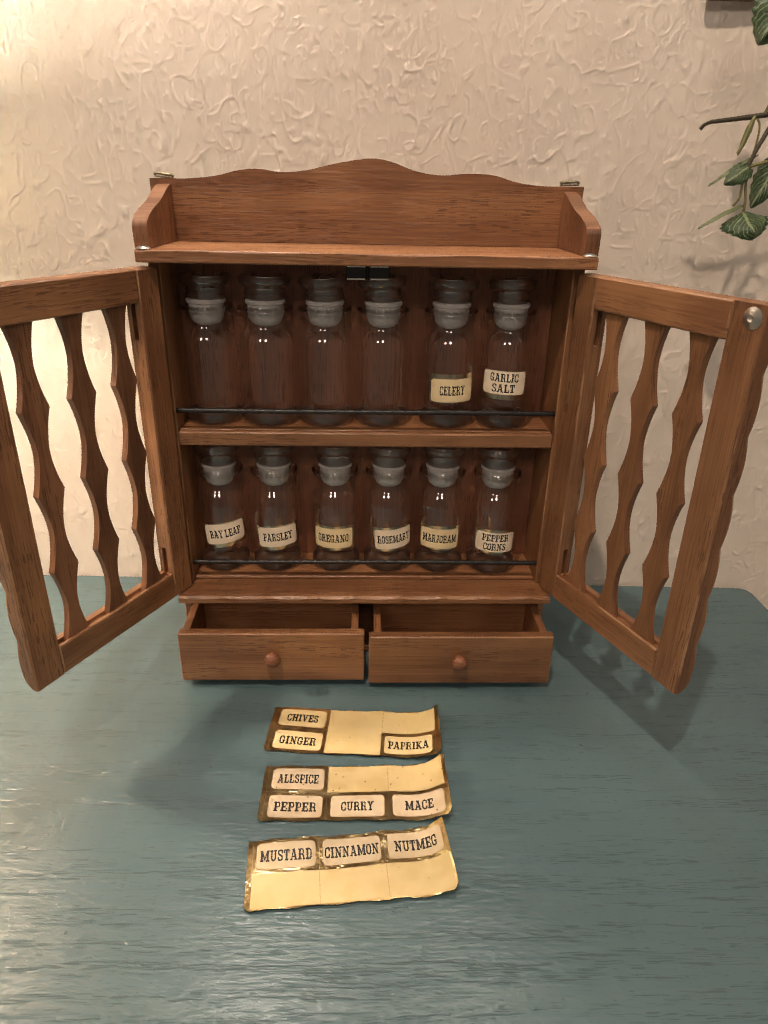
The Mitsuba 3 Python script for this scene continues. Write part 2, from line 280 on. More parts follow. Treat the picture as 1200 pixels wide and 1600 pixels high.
# ------------------------------------------------------------------ the spice cabinet
SI, SO = 0.1355, 0.1431                                # side panels, inner and outer face
ZT, ZTB = 0.3161, 0.3086                               # top board
ZS, ZSB = 0.1926, 0.1824                               # middle shelf
ZB = 0.0712                                            # bottom shelf
YB = 0.0438                                            # face of the back panel
cab = thing('spice_cabinet', 'small brown wooden spice cabinet with its two fretwork doors and two drawers open', 'cabinet')
def build_carcass():
    for s in (-1, 1):
        a, b = sorted((s * SI, s * SO))
        put_wood(cab + '__side_panel', cbox(a, b, 0.0, 0.0660, 0.0683, ZTB - 0.0003), 2)
    put_wood(cab + '__back_panel', cbox(-SI + 0.0002, SI - 0.0002, YB, YB + 0.004, 0.0718, ZTB - 0.0004, 0.0003), 2, 'walnut_red')
    # top board, its long front edge a little worn and uneven
    put_wood(cab + '__top_board', wavy_bar(-0.1455, 0.1455, -0.0171, 0.0660, ZTB, ZT, lambda x: 0.0009 + 0.0004 * math.sin(70 * x), lambda x: 0.0007), 0)
    put_wood(cab + '__shelf', cbox(-SI + 0.0003, SI - 0.0003, 0.0047, YB - 0.0003, ZSB + 0.001, ZS + 0.0006, 0.0004), 0)
    put_wood(cab + '__shelf_lip', cbox(-SI + 0.0004, SI - 0.0004, -0.0007, 0.0044, ZSB, ZS, 0.0008), 0)
    put_wood(cab + '__bottom_shelf', cbox(-SI + 0.0003, SI - 0.0003, 0.0047, YB + 0.004, 0.0684, ZB, 0.0006), 0)
    # moulding over the drawers, front edge carved in scallops
    def scallop(x): return 0.0019 + 0.0026 * abs(math.sin(math.pi * (x + 0.008) / 0.0335)) ** 0.8
    put_wood(cab + '__base_moulding', wavy_bar(-SO, SO, -0.0207, 0.0660, 0.0612, 0.0680, lambda x: 0.42 * scallop(x) + 0.001, lambda x: 0.0006, lambda x: 1.5 * scallop(x)), 0)
    for s in (-1, 1):
        a, b = sorted((s * 0.1402, s * 0.1452))
        put_wood(cab + '__base_side', cbox(a, b, 0.001, 0.0655, 0.0072, 0.0610), 1)
    put_wood(cab + '__base_floor', cbox(-0.1452, 0.1452, 0.001, 0.0655, 0.0012, 0.0070), 0, 'walnut_deep')
    put_wood(cab + '__base_back', cbox(-0.1400, 0.1400, 0.060, 0.0655, 0.0073, 0.0609), 0, 'walnut_deep')
    for x in (-0.125, 0.125):
        for y in (0.012, 0.054): put(cab + '__foot', cyl((x, y, 0.0), (x, y, 0.0011), 0.005), 'black_plastic')
def cyl(a, b, r, n=24):
    a, b = np.array(a, float), np.array(b, float); m = trimesh.creation.cylinder(radius=r, segment=[a, b], sections=n); return m
def wavy_bar(x0, x1, y0, y1, z0, z1, top, bottom, deep=None, n=160):
    """A board along x whose front top edge is cut away by top(x) in height and deep(x) in depth."""
    deep = deep or top; xs = np.linspace(x0, x1, n); sec = []
    for x in xs:
        t, d, b = top(x), deep(x), bottom(x)
        sec.append([(y1, z0), (y1, z1), (y0 + d, z1), (y0 + 0.32 * d, z1 - 0.35 * t), (y0, z1 - t), (y0, z0 + b), (y0 + b, z0)])
    k = 7; v = np.array([(x, *p) for x, s in zip(xs, sec) for p in s]); f = []
    for i in range(n - 1):
        for j in range(k):
            a, b, c, d = i * k + j, i * k + (j + 1) % k, (i + 1) * k + (j + 1) % k, (i + 1) * k + j; f += [[a, b, c], [a, c, d]]
    f += [[0, j + 1, j] for j in range(1, k - 1)] + [[(n - 1) * k, (n - 1) * k + j, (n - 1) * k + j + 1] for j in range(1, k - 1)]
    m = trimesh.Trimesh(v, np.array(f), process=False); m.fix_normals(); return m
build_carcass()

def build_gallery():
    prof = [(-0.1523, 0.3569), (-0.1396, 0.3571), (-0.1273, 0.3571), (-0.1072, 0.3591), (-0.0892, 0.3632), (-0.076, 0.3640), (-0.0606, 0.3623), (-0.0428, 0.3639), (-0.025, 0.3680), (-0.0004, 0.3718),
            (0.0149, 0.3703), (0.0329, 0.3646), (0.0509, 0.3623), (0.0688, 0.3636), (0.0869, 0.3631), (0.1054, 0.3586), (0.1238, 0.3568), (0.1507, 0.3569), (0.1523, 0.3569)]
    c = curve(prof, 6)
    low = [(0.1523, 0.3488), (0.1480, 0.3470), (0.1476, ZT + 0.0003), (-0.1476, ZT + 0.0003), (-0.1480, 0.3470), (-0.1523, 0.3488)]
    m = axes(prism(sg.Polygon(list(map(tuple, c)) + low), 0.0064), (1, 3, 2)); m.vertices[:, 1] += 0.0596
    put_wood(cab + '__back_rail', m, 0)
    # the two shaped ends
    e = curve([(-0.0105, 0.3164), (-0.0115, 0.3250), (-0.0095, 0.3325), (0.0050, 0.3385), (0.0250, 0.3432), (0.0420, 0.3492), (0.0520, 0.3524)], 5)
    P = sg.Polygon(list(map(tuple, e)) + [(0.0594, 0.3534), (0.0594, 0.3164)])
    for s in (-1, 1):
        k = prism(P, 0.0092); g = axes(k, (3, 1, 2)); g.vertices[:, 0] -= 0.0046
        g.vertices[:, 0] += s * 0.1422; g.fix_normals()
        put_wood(cab + '__gallery_end', g, 2, 'walnut_deep')
        prof = [(0, 0.0021), (0.0026, 0.0018), (0.0043, 0.0009), (0.0047, 0.0003), (0.0045, 0.0), (0, 0.0)]
        put(cab + '__metal_disc', lathe(prof, 32, shift(s * 0.1412, -0.0122, ZT + 0.0002)), 'steel', 40)
    # picture hangers nailed on the top edge
    for s in (-1, 1):
        x = s * 0.1425; tilt = rot((0, 1, 0), 0.10 if s < 0 else -0.03, (x, 0.063, 0.3585))
        pl = tm(cbox(x - 0.0062, x + 0.0062, 0.0602, 0.0652, 0.3572, 0.3583, 0.0003)); pl.apply_transform(tilt)
        lo = tube(curve([(x - 0.0058, 0.0606, 0.3588), (x - 0.0062, 0.0622, 0.3595), (x - 0.003, 0.0625, 0.3600), (x + 0.003, 0.0622, 0.3599), (x + 0.0062, 0.0622, 0.3594), (x + 0.0058, 0.0606, 0.3588)]), 0.0009, 8); lo.apply_transform(tilt)
        ba = tm(cbox(x - 0.0050, x + 0.0045, 0.0600, 0.0632, 0.3587, 0.3604, 0.0005)); ba.apply_transform(rot((0, 1, 0), -0.05 * s, (x, 0, 0.359)) @ tilt)
        put(cab + '__hanger', trimesh.util.concatenate([pl, lo, ba]), 'old_brass', label='tarnished brass hanging plate on the top edge')
build_gallery()

def build_rods():
    for z in (0.2076, 0.0851):
        xs = np.linspace(-SI + 0.0002, SI - 0.0002, 70); w = np.stack([xs, 0.0030 + 0.00012 * np.sin(xs * 37), z + 0.00018 * np.sin(xs * 21 + z * 90)], -1)
        put(cab + '__guard_rod', tube(w, 0.00185 + 0.0001 * np.sin(xs * 900), 10), 'black_iron', True, label='thin black metal rod holding the jars on their shelf')
    c = put(cab + '__magnetic_catch', trimesh.util.concatenate([tm(cbox(-0.0150, -0.0012, 0.002, 0.016, 0.2978, ZTB - 0.0003, 0.0005)), tm(cbox(0.0002, 0.0140, 0.002, 0.016, 0.2978, ZTB - 0.0003, 0.0005)), tm(cbox(-0.0011, 0.0001, 0.004, 0.015, 0.299, ZTB - 0.0004, 0.0002))]), 'black_plastic', label='black double magnetic catch under the top board')
    for x in (-0.0142, 0.0012):
        for z in (0.2983, 0.3062): put(c + '__pole_plate', cbox(x, x + 0.0121, 0.0006, 0.0021, z, z + 0.0010, 0.0002), 'bright_steel')
build_rods()

# doors, hung on the side panels and swung wide open
WD, DZ0, DZ1, DT = 0.1438, 0.0686, 0.3053, 0.0128
def build_door(s):
    hx, hy, a = (-0.1354, -0.0061, -1.0924) if s < 0 else (0.1372, -0.0052, -1.1705)
    u = np.array([s * math.cos(a), math.sin(a), 0]); n = np.array([-math.sin(a) * s * 1.0, 0, 0])
    n = np.cross(u, [0, 0, 1.0]); n *= -1 if n @ (CAM - [hx, hy, 0.2]) > 0 else 1                 # away from the inner face
    M = np.eye(4); M[:3, 0] = u; M[:3, 1] = n; M[:3, 2] = (0, 0, 1); M[:3, 3] = (hx, hy, 0)         # local: x along the door, y outwards, z up
    st, ht, rl = 0.0205, 0.0186, 0.0203
    d = cab + '__door' if s < 0 else cab + '__door_001'
    flip = np.linalg.det(M[:3, :3]) < 0
    def w(name, mesh, grain, mat='walnut'):
        m = tm(mesh).copy()
        if flip: m.faces = m.faces[:, ::-1]
        return put_wood(d + '__' + name, m, grain, mat, M)
    hinge = cbox(0, ht, 0, DT, DZ0, DZ1, 0.0009)
    for z0, z1 in ((DZ0 + rl - 0.002, DZ0 + rl + 0.020), (DZ1 - rl - 0.024, DZ1 - rl + 0.002)): hinge -= cbox(ht - 0.004, ht + 0.01, 0.0048, 0.0085, z0, z1, 0.0002)
    w('stile', hinge, 2)
    # free stile: the outer corner carved in a wavy line
    xs = np.linspace(DZ0, DZ1, 150); sec = []; x0, x1 = WD - st, WD
    for z in xs:
        q = abs(math.sin(math.pi * (z - DZ0) / 0.0335)); c = 0.0012 + 0.0034 * (1 - q ** 0.8) + 0.0006; e = min(z - DZ0, DZ1 - z); c += max(0, 0.004 - e) * 0.8
        sec.append([(x0, 0.0006), (x0 + 0.0006, 0), (x1 - 0.0011, 0), (x1, 0.0011), (x1, DT - c), (x1 - 0.35 * c, DT - 0.3 * c), (x1 - c * 0.9, DT), (x0, DT)])
    k = 8; v = np.array([(p[0], p[1], z) for z, q in zip(xs, sec) for p in q]); f = []
    for i in range(149):
        for j in range(k):
            A, B, C, D = i * k + j, i * k + (j + 1) % k, (i + 1) * k + (j + 1) % k, (i + 1) * k + j; f += [[A, B, C], [A, C, D]]
    f += [[0, j + 1, j] for j in range(1, k - 1)] + [[149 * k, 149 * k + j, 149 * k + j + 1] for j in range(1, k - 1)]
    m = trimesh.Trimesh(v, np.array(f), process=False); m.fix_normals()
    w('stile', m, 2)
    g = 0.0002
    lo = cbox(ht + g, WD - st - g, 0.0, DT, DZ0, DZ0 + rl, 0.0007) - cbox(ht - 0.01, WD - st + 0.01, 0.0022, 0.0074, DZ0 + rl - 0.0028, DZ0 + rl + 0.01, 0.0001)
    hi = cbox(ht + g, WD - st - g, 0.0, DT, DZ1 - rl, DZ1, 0.0009) - cbox(ht - 0.01, WD - st + 0.01, 0.0022, 0.0074, DZ1 - rl - 0.01, DZ1 - rl + 0.0028, 0.0001)
    w('rail', lo, 0); w('rail', hi, 0)
    z0, z1 = DZ0 + rl - 0.0026, DZ1 - rl + 0.0026
    for cx in (0.0365, 0.0710, 0.1055):
        zs = np.linspace(z0, z1, 97); t = (zs - z0) / (z1 - z0) * 4; fr = t - np.floor(np.minimum(t, 3.9999)); hw = 0.0040 + 0.0054 * np.abs(2 * fr - 1) ** 1.75
        P = sg.Polygon(list(zip(cx + hw, zs)) + list(zip(cx - hw[::-1], zs[::-1])))
        m = axes(prism(P, 0.0046), (1, 3, 2)); m.vertices[:, 1] += 0.0025; m.fix_normals()
        w('slat', m, 2, 'walnut_deep' if s < 0 else 'walnut')  # left slats darker: the backlit shade of that door is put into the colour
    # round striker for the magnet
    c = np.array([WD - 0.0068, 0, 0.2983]); R = M @ shift(*c) @ rot((1, 0, 0), math.pi / 2)
    prof = [(0.0013, 0.0013), (0.0018, 0.0019), (0.0026, 0.0018), (0.0046, 0.0008), (0.0056, 0.0004), (0.0056, 0.0001), (0, 0.0001), (0, 0.0009), (0.0013, 0.0013)]
    k = put(d + '__striker_disc', lathe(prof, 40, R), 'steel', 35, label='round metal striker disc in the free top corner')
    # butt hinges let into the hinge edge
    for z in (DZ0 + 0.03, DZ1 - 0.04):
        m = tm(cyl((-0.0012, DT - 0.001, z - 0.012), (-0.0012, DT - 0.001, z + 0.012), 0.0011, 14)).copy(); m.apply_transform(M); m.fix_normals(); put(d + '__hinge', m, 'old_brass', 40)
build_door(-1); build_door(1)

# drawers
def build_drawer(i, x0, x1, yf, dz):
    d = cab + ('__drawer' if i == 0 else '__drawer_001'); z0, z1 = 0.0060 + dz, 0.0489 + dz
    # front with an arched top corner on the outside
    m = cbox(x0, x1, yf, yf + 0.0080, z0, z1, 0.0008)
    put_wood(d + '__front', m, 0)
    a, b = x0 + 0.0020, x1 - 0.0044
    if i: a, b = x0 + 0.0040, x1 - 0.0036
    yb = yf + 0.0605
    put_wood(d + '__side', cbox(a, a + 0.0055, yf + 0.0082, yb, z0 + 0.002, z1 - 0.0008, 0.0004), 1)
    put_wood(d + '__side', cbox(b - 0.0055, b, yf + 0.0082, yb, z0 + 0.002, z1 - 0.0008, 0.0004), 1)
    put_wood(d + '__back', cbox(a + 0.0057, b - 0.0057, yb - 0.005, yb, z0 + 0.002, z1 - 0.002, 0.0004), 0)
    put_wood(d + '__bottom', cbox(a + 0.0057, b - 0.0057, yf + 0.0083, yb - 0.0052, z0 + 0.004, z0 + 0.007, 0.0002), 0)
    kx, kz = (-0.0701, 0.0290) if i == 0 else (0.0711, 0.0292)
    prof = [(0, 0.0100), (0.0018, 0.0099), (0.0036, 0.0092), (0.0051, 0.0078), (0.0060, 0.0057), (0.0058, 0.0040), (0.0046, 0.0026), (0.0038, 0.0018), (0.0038, 0.0), (0, 0.0)]
    R = shift(kx, yf - 0.0001, kz) @ rot((1, 0, 0), math.pi / 2)
    kn = lathe(prof, 36, R); put(d + '__knob', kn, 'knob_wood', 40, label='small turned wooden knob')
def knob_c(p, n, uv): return mix((0.12, 0.045, 0.022), (0.24, 0.098, 0.050), fbm(p.x * 120, p.y * 500, p.z * 900))
scene['knob_wood'] = {'type': 'twosided', 'bsdf': {'type': 'principled', 'base_color': proc(knob_c), 'roughness': 0.5, 'specular': 0.5}}
build_drawer(0, -0.1408, -0.0011, -0.0433, 0.0); build_drawer(1, 0.0024, 0.1422, -0.0473, 0.0)

# ------------------------------------------------------------------ slab-serif lettering
def glyphs():
    W = 0.18
    L = lambda p, w=W: sg.LineString(p).buffer(w / 2, cap_style=2, join_style=1, quad_segs=3)
    S = lambda x0, x1, y: sg.box(x0, y - 0.075, x1, y + 0.075)
    lo, hi = 0.065, 0.935
    st = lambda x, a=0, b=1: [sg.box(x - 0.105, a, x + 0.105, b)]
    sr = lambda x, l=0.19, r=0.19: [S(x - l, x + r, lo), S(x - l, x + r, hi)]
    O = [(0.33, 0.94), (0.2, 0.9), (0.12, 0.74), (0.12, 0.26), (0.2, 0.1), (0.33, 0.06)]; mir = lambda p, c=0.33: [(2 * c - x, y) for x, y in p]
    ring = O + mir(O)[::-1] + [O[0]]
    cc = [(0.56, 0.70), (0.52, 0.87), (0.42, 0.94), (0.30, 0.94), (0.19, 0.88), (0.12, 0.74), (0.12, 0.26), (0.19, 0.12), (0.30, 0.06), (0.42, 0.06), (0.52, 0.13), (0.56, 0.30)]
    g = {}
    g['A'] = [L([(0.10, 0), (0.33, 1)], 0.11), L([(0.60, 0), (0.36, 1)], 0.18), S(0.2, 0.5, 0.32), S(-0.03, 0.24, lo), S(0.44, 0.74, lo), S(0.18, 0.48, hi)]
    bowl = lambda y0, y1, r: L([(0.15, y1 - 0.06), (r - 0.1, y1 - 0.06), (r, y1 - 0.16), (r, y0 + 0.16), (r - 0.1, y0 + 0.06), (0.15, y0 + 0.06)], 0.125)
    g['B'] = st(0.15) + [bowl(0.46, 1, 0.50), bowl(0, 0.54, 0.54), S(-0.03, 0.2, lo), S(-0.03, 0.2, hi)]
    g['C'] = [L(cc, 0.15), sg.box(0.50, 0.62, 0.62, 0.98), sg.box(0.50, 0.04, 0.62, 0.36)]
    g['D'] = st(0.15) + [L([(0.15, 0.94), (0.38, 0.94), (0.52, 0.80), (0.54, 0.5), (0.52, 0.20), (0.38, 0.06), (0.15, 0.06)], 0.14), S(-0.03, 0.2, lo), S(-0.03, 0.2, hi)]
    g['E'] = st(0.15) + [S(-0.03, 0.58, lo), S(-0.03, 0.58, hi), S(0.15, 0.42, 0.5), sg.box(0.48, 0.04, 0.60, 0.33), sg.box(0.48, 0.67, 0.60, 0.97), sg.box(0.36, 0.37, 0.45, 0.63)]
    g['F'] = st(0.15) + [S(-0.03, 0.34, lo), S(-0.03, 0.58, hi), S(0.15, 0.42, 0.48), sg.box(0.48, 0.64, 0.60, 0.97), sg.box(0.36, 0.35, 0.45, 0.61)]
    g['G'] = [L(cc[:-1] + [(0.54, 0.16), (0.54, 0.42)], 0.15), sg.box(0.50, 0.62, 0.62, 0.98), S(0.36, 0.68, 0.42)]
    g['H'] = st(0.14) + st(0.56) + sr(0.14, 0.17, 0.16) + sr(0.56, 0.16, 0.17) + [S(0.14, 0.56, 0.5)]
    g['I'] = st(0.16) + sr(0.16, 0.2, 0.2)
    g['J'] = st(0.36, 0.2) + [S(0.16, 0.55, hi), L([(0.36, 0.25), (0.33, 0.1), (0.2, 0.06), (0.1, 0.12), (0.08, 0.3)], 0.14)]
    g['K'] = st(0.14) + sr(0.14, 0.17, 0.15) + [L([(0.18, 0.36), (0.54, 0.98)], 0.11), L([(0.28, 0.55), (0.58, 0.02)], 0.18), S(0.40, 0.68, hi), S(0.42, 0.74, lo)]
    g['L'] = st(0.15) + [S(-0.03, 0.57, lo), S(-0.03, 0.33, hi), sg.box(0.47, 0.04, 0.58, 0.34)]
    g['M'] = st(0.12) + st(0.74) + [L([(0.14, 1), (0.43, 0.12)], 0.15), L([(0.70, 1), (0.43, 0.12)], 0.11), S(-0.05, 0.28, lo), S(0.57, 0.91, lo), S(-0.05, 0.2, hi), S(0.66, 0.91, hi)]
    g['N'] = [sg.box(0.09, 0, 0.2, 1), sg.box(0.52, 0, 0.63, 1), L([(0.12, 0.98), (0.60, 0.02)], 0.17), S(-0.04, 0.3, lo), S(-0.04, 0.2, hi), S(0.42, 0.76, hi)]
    g['O'] = [L(ring, 0.155)]
    g['P'] = st(0.15) + [bowl(0.40, 1, 0.52), S(-0.03, 0.36, lo), S(-0.03, 0.2, hi)]
    g['R'] = st(0.15) + [bowl(0.44, 1, 0.52), S(-0.03, 0.33, lo), S(-0.03, 0.2, hi), L([(0.36, 0.5), (0.52, 0.38), (0.54, 0.06)], 0.15), S(0.46, 0.70, lo)]
    g['S'] = [L([(0.53, 0.72), (0.50, 0.88), (0.38, 0.94), (0.24, 0.93), (0.12, 0.84), (0.11, 0.68), (0.2, 0.57), (0.42, 0.46), (0.52, 0.34), (0.51, 0.16), (0.38, 0.06), (0.22, 0.06), (0.12, 0.14), (0.10, 0.30)], 0.15), sg.box(0.46, 0.66, 0.57, 0.98), sg.box(0.06, 0.03, 0.17, 0.34)]
    g['T'] = st(0.30) + [S(0.02, 0.58, hi), S(0.12, 0.48, lo), sg.box(0.0, 0.66, 0.11, 0.97), sg.box(0.49, 0.66, 0.60, 0.97)]
    g['U'] = [L([(0.16, 0.98), (0.16, 0.26), (0.23, 0.1), (0.35, 0.06), (0.47, 0.1), (0.55, 0.26), (0.55, 0.98)], 0.145), S(-0.01, 0.33, hi), S(0.40, 0.71, hi)]
    g['V'] = [L([(0.12, 0.98), (0.34, 0.02)], 0.18), L([(0.58, 0.98), (0.34, 0.02)], 0.11), S(-0.04, 0.3, hi), S(0.42, 0.72, hi)]
    g['Y'] = [L([(0.12, 0.98), (0.33, 0.46)], 0.17), L([(0.56, 0.98), (0.33, 0.46)], 0.12), sg.box(0.24, 0, 0.42, 0.5), S(-0.04, 0.28, hi), S(0.42, 0.72, hi), S(0.14, 0.52, lo)]
    return {k: so.unary_union(v) for k, v in g.items()}
GLY = glyphs()
def text_shape(text, width, height):
    """The word as a shapely shape, centred on the origin."""
    x, parts = 0.0, []
    for ch in text:
        if ch == ' ': x += 0.22; continue
        s = GLY[ch]; b = s.bounds; parts.append(sa.translate(s, x - b[0], 0)); x += b[2] - b[0] + 0.075
    s = so.unary_union(parts); b = s.bounds
    s = sa.translate(s, -(b[0] + b[2]) / 2, -0.5)
    return sa.scale(s, width / (b[2] - b[0]), height, origin=(0, 0))
def flat(shape, size):
    """A 2-D triangle mesh of a shapely shape, edges no longer than size."""
    vs, fs, k = [], [], 0
    for g in getattr(shape, 'geoms', [shape]):
        v, f = trimesh.creation.triangulate_polygon(g, engine='earcut'); vs.append(v); fs.append(f + k); k += len(v)
    v = np.vstack(vs); f = np.vstack(fs); v, f = trimesh.remesh.subdivide_to_size(np.column_stack([v, np.zeros(len(v))]), f, size, max_iter=14)
    m = trimesh.Trimesh(v, f, process=True); m.merge_vertices(); return m.vertices[:, :2], m.faces
def rrect(w, h, r): return sg.box(-w / 2 + r, -h / 2 + r, w / 2 - r, h / 2 - r).buffer(r, quad_segs=5)

# ------------------------------------------------------------------ spice jars
OUT = [(0.0, 0.0012), (0.0120, 0.0010), (0.0175, 0.0), (0.0190, 0.0006), (0.0198, 0.0022), (0.0200, 0.006), (0.0200, 0.030), (0.0200, 0.054), (0.0196, 0.0590), (0.0184, 0.0630), (0.0168, 0.0662), (0.0153, 0.0688), (0.0145, 0.0715), (0.0142, 0.0745), (0.0142, 0.0795),
       (0.0142, 0.0804), (0.0166, 0.0808), (0.0172, 0.0815), (0.0172, 0.0826), (0.0166, 0.0834), (0.0150, 0.0836)]
STOP = [(0.0, 0.0988), (0.0074, 0.0990), (0.0124, 0.1008), (0.0149, 0.1030), (0.0160, 0.1036), (0.0169, 0.1030), (0.0174, 0.1012), (0.0171, 0.0992), (0.0160, 0.0974), (0.0144, 0.0962), (0.0136, 0.0950), (0.0133, 0.0925), (0.0135, 0.0900), (0.0136, 0.0886), (0.0130, 0.0882), (0.0, 0.0882)]
PLUG = [(0.0, 0.0880), (0.0118, 0.0880), (0.0131, 0.0875), (0.0135, 0.0864), (0.0133, 0.0852), (0.0129, 0.0846), (0.0122, 0.0843), (0.0122, 0.0806), (0.0120, 0.0780), (0.0114, 0.0748), (0.0101, 0.0722), (0.0081, 0.0704), (0.0052, 0.0694), (0.0, 0.0690)]
def dense(p, n=3, sharp=()): return curve([(a, b) for a, b in p], n)
def jar(x, y, z, r, label, text=None, phi=0.0, h=0.032, tilt=0.0, mat='paper_cream', dy=0.0, stop_tilt=0.0, widths=None, plug_mat='plug_plastic', wob=0):
    t = thing('spice_jar', label, 'jar', 'stoppered glass spice jars')
    k = r / 0.0200; S = np.diag([k, k, 1, 1]); S[2, 2] = 1.0
    M = shift(x, y, z + 0.0002) @ rot((0, 0, 1), wob) @ S
    o = curve(OUT[:15], 3); o[:, 0] = np.maximum(o[:, 0], 0); o[0, 0] = 0                     # the blown wall: one thin sheet
    put(t + '__bottle', lathe(o, 80, M), 'thin_glass', True)
    put(t + '__bottle__base', lathe(curve([(0, 0.0020), (0.0110, 0.0018), (0.0160, 0.0009), (0.0180, 0.0010), (0.0190, 0.0022), (0.0194, 0.0045), (0.0193, 0.0068), (0.0186, 0.0070), (0.0176, 0.0056), (0.0150, 0.0044), (0.0100, 0.0041), (0, 0.0043)], 3), 64, M), 'clear_glass', True, label='thick glass base')
    put(t + '__bottle__rim', lathe(curve([(0.0143, 0.0797), (0.0170, 0.0803), (0.0184, 0.0811), (0.0186, 0.0822), (0.0182, 0.0831), (0.0170, 0.0835), (0.0142, 0.0834), (0.0134, 0.0826), (0.0134, 0.0806), (0.0136, 0.0799), (0.0143, 0.0797)], 3), 64, M), 'clear_glass', True, label='flat rim of the glass neck')
    Q = M @ shift(0, 0, 0.0836) @ rot((math.cos(wob), math.sin(wob), 0), stop_tilt) @ shift(0, 0, -0.0836 + 0.0004)
    s = curve(STOP[:-1], 3); s[:, 0] = np.maximum(s[:, 0], 0); s[0, 0] = 0
    put(t + '__stopper', lathe(s, 64, Q), 'thin_glass', 50)
    put(t + '__stopper__lip', lathe(curve([(0.0148, 0.1020), (0.0158, 0.1034), (0.0168, 0.1029), (0.0172, 0.1012), (0.0169, 0.0994), (0.0158, 0.0976), (0.0148, 0.0974), (0.0153, 0.0992), (0.0153, 0.1008), (0.0148, 0.1020)], 3), 64, Q), 'clear_glass', True, label='thick rounded lip of the stopper')
    put(t + '__stopper__waist', lathe(curve([(0.0133, 0.0948), (0.0131, 0.0925), (0.0133, 0.0900), (0.0133, 0.0888), (0.0116, 0.0888), (0.0116, 0.0948), (0.0133, 0.0948)], 3), 64, Q), 'clear_glass', True, label='narrow glass waist of the stopper')
    put(t + '__plug', lathe(PLUG, 48, M @ shift(0, 0, 0.0002)), plug_mat, 45, label='milky white plastic sealing plug under the glass stopper')
    if text:
        th0 = math.atan2(CAM[0] - x, -(CAM[1] - y)) + phi                       # which way the label faces: to the room
        def wrap(v, lift):
            c, sn = math.cos(tilt), math.sin(tilt); a, b = v[:, 0] * c - v[:, 1] * sn, v[:, 0] * sn + v[:, 1] * c
            R = r + lift; q = th0 + a / r
            return np.column_stack([x + R * np.sin(q), y - R * np.cos(q), z + 0.0002 + h + b])
        lk = t + '__label'
        def sheet(shape, lift, size): v, f = flat(shape, size); return trimesh.Trimesh(wrap(v, lift), f, process=False)
        ww = rng.uniform(-0.0006, 0.0006)
        put(lk, sheet(sg.box(-0.0178 + ww, -0.0105, 0.0178 + ww, 0.0105), 0.00012, 0.0016), 'jar_foil', True, label='gilt foil label reading ' + text)
        put(lk + '__paper', sheet(sa.translate(rrect(0.0325, 0.0168, 0.0026), 0, dy), 0.00024, 0.0016), mat, True)
        lines = text.split('/'); shp = []
        for i, tx in enumerate(lines):
            wd = (widths or [0.0225])[i]; hh = 0.0066 if len(lines) == 1 else 0.0059
            shp.append(sa.translate(text_shape(tx, wd, hh), 0, dy + ((len(lines) - 1) / 2 - i) * 0.0077))
        put(lk + '__lettering', sheet(so.unary_union(shp), 0.00034, 0.0016), 'ink', True)
U0, L0 = ZS + 0.0007, ZB
jar(-0.1144, 0.0108 + 0.0205, U0, 0.0204, 'unlabelled clear glass jar at the left end of the upper shelf', stop_tilt=0.03, wob=0.4)
jar(-0.0724, 0.0095 + 0.0205, U0, 0.0210, 'unlabelled clear glass jar, second from the left on the upper shelf', stop_tilt=0.02, wob=1.2)
jar(-0.0304, 0.0090 + 0.0201, U0, 0.0203, 'unlabelled clear glass jar, third from the left on the upper shelf, its stopper leaning', stop_tilt=0.05, wob=2.6)
jar(0.0110, 0.0095 + 0.0197, U0, 0.0200, 'unlabelled clear glass jar behind the black magnetic catch, fourth on the upper shelf', stop_tilt=0.07, wob=2.3)
jar(0.0596, 0.0092 + 0.0200, U0, 0.0204, 'clear glass jar with the yellowed CELERY label', 'CELERY', 0.20, 0.0300, 0.02, 'paper_aged', -0.0014, 0.03, [0.0185], wob=0.8)
jar(0.1020, 0.0080 + 0.0197, U0, 0.0195, 'clear glass jar with the two-line GARLIC SALT label', 'GARLIC/SALT', -0.03, 0.0330, -0.02, 'paper_cream', 0.0017, 0.06, [0.0205, 0.0165], wob=1.9)
jar(-0.1149, 0.0098 + 0.0197, L0, 0.0197, 'clear glass jar with the BAY LEAF label tilted up to the right', 'BAY LEAF', 0.05, 0.0335, 0.11, 'paper_cream', 0.0012, 0.02, [0.0245], wob=0.2)
jar(-0.0723, 0.0099 + 0.0197, L0, 0.0197, 'clear glass jar with the PARSLEY label', 'PARSLEY', 0.03, 0.0310, 0.07, 'paper_cream', 0.0008, 0.02, [0.0235], wob=1.0)
jar(-0.0245, 0.0102 + 0.0196, L0, 0.0196, 'clear glass jar with the yellowed OREGANO label', 'OREGANO', -0.12, 0.0305, -0.01, 'paper_aged', 0.0, 0.03, [0.0250], wob=1.4)
jar(0.0175, 0.0096 + 0.0196, L0, 0.0196, 'clear glass jar with the ROSEMARY label turned to the right', 'ROSEMARY', 0.30, 0.0305, 0.07, 'paper_cream', 0.0, 0.02, [0.0275], wob=0.3)
jar(0.0597, 0.0090 + 0.0197, L0, 0.0197, 'clear glass jar with the yellowed MARJORAM label', 'MARJORAM', 0.03, 0.0318, -0.03, 'paper_aged', -0.0006, 0.02, [0.0280], wob=0.9)
jar(0.1028, 0.0068 + 0.0200, L0, 0.0200, 'clear glass jar with the two-line PEPPER CORNS label', 'PEPPER/CORNS', 0.16, 0.0295, -0.04, 'paper_cream', -0.0002, 0.03, [0.0215, 0.0180], wob=2.2)

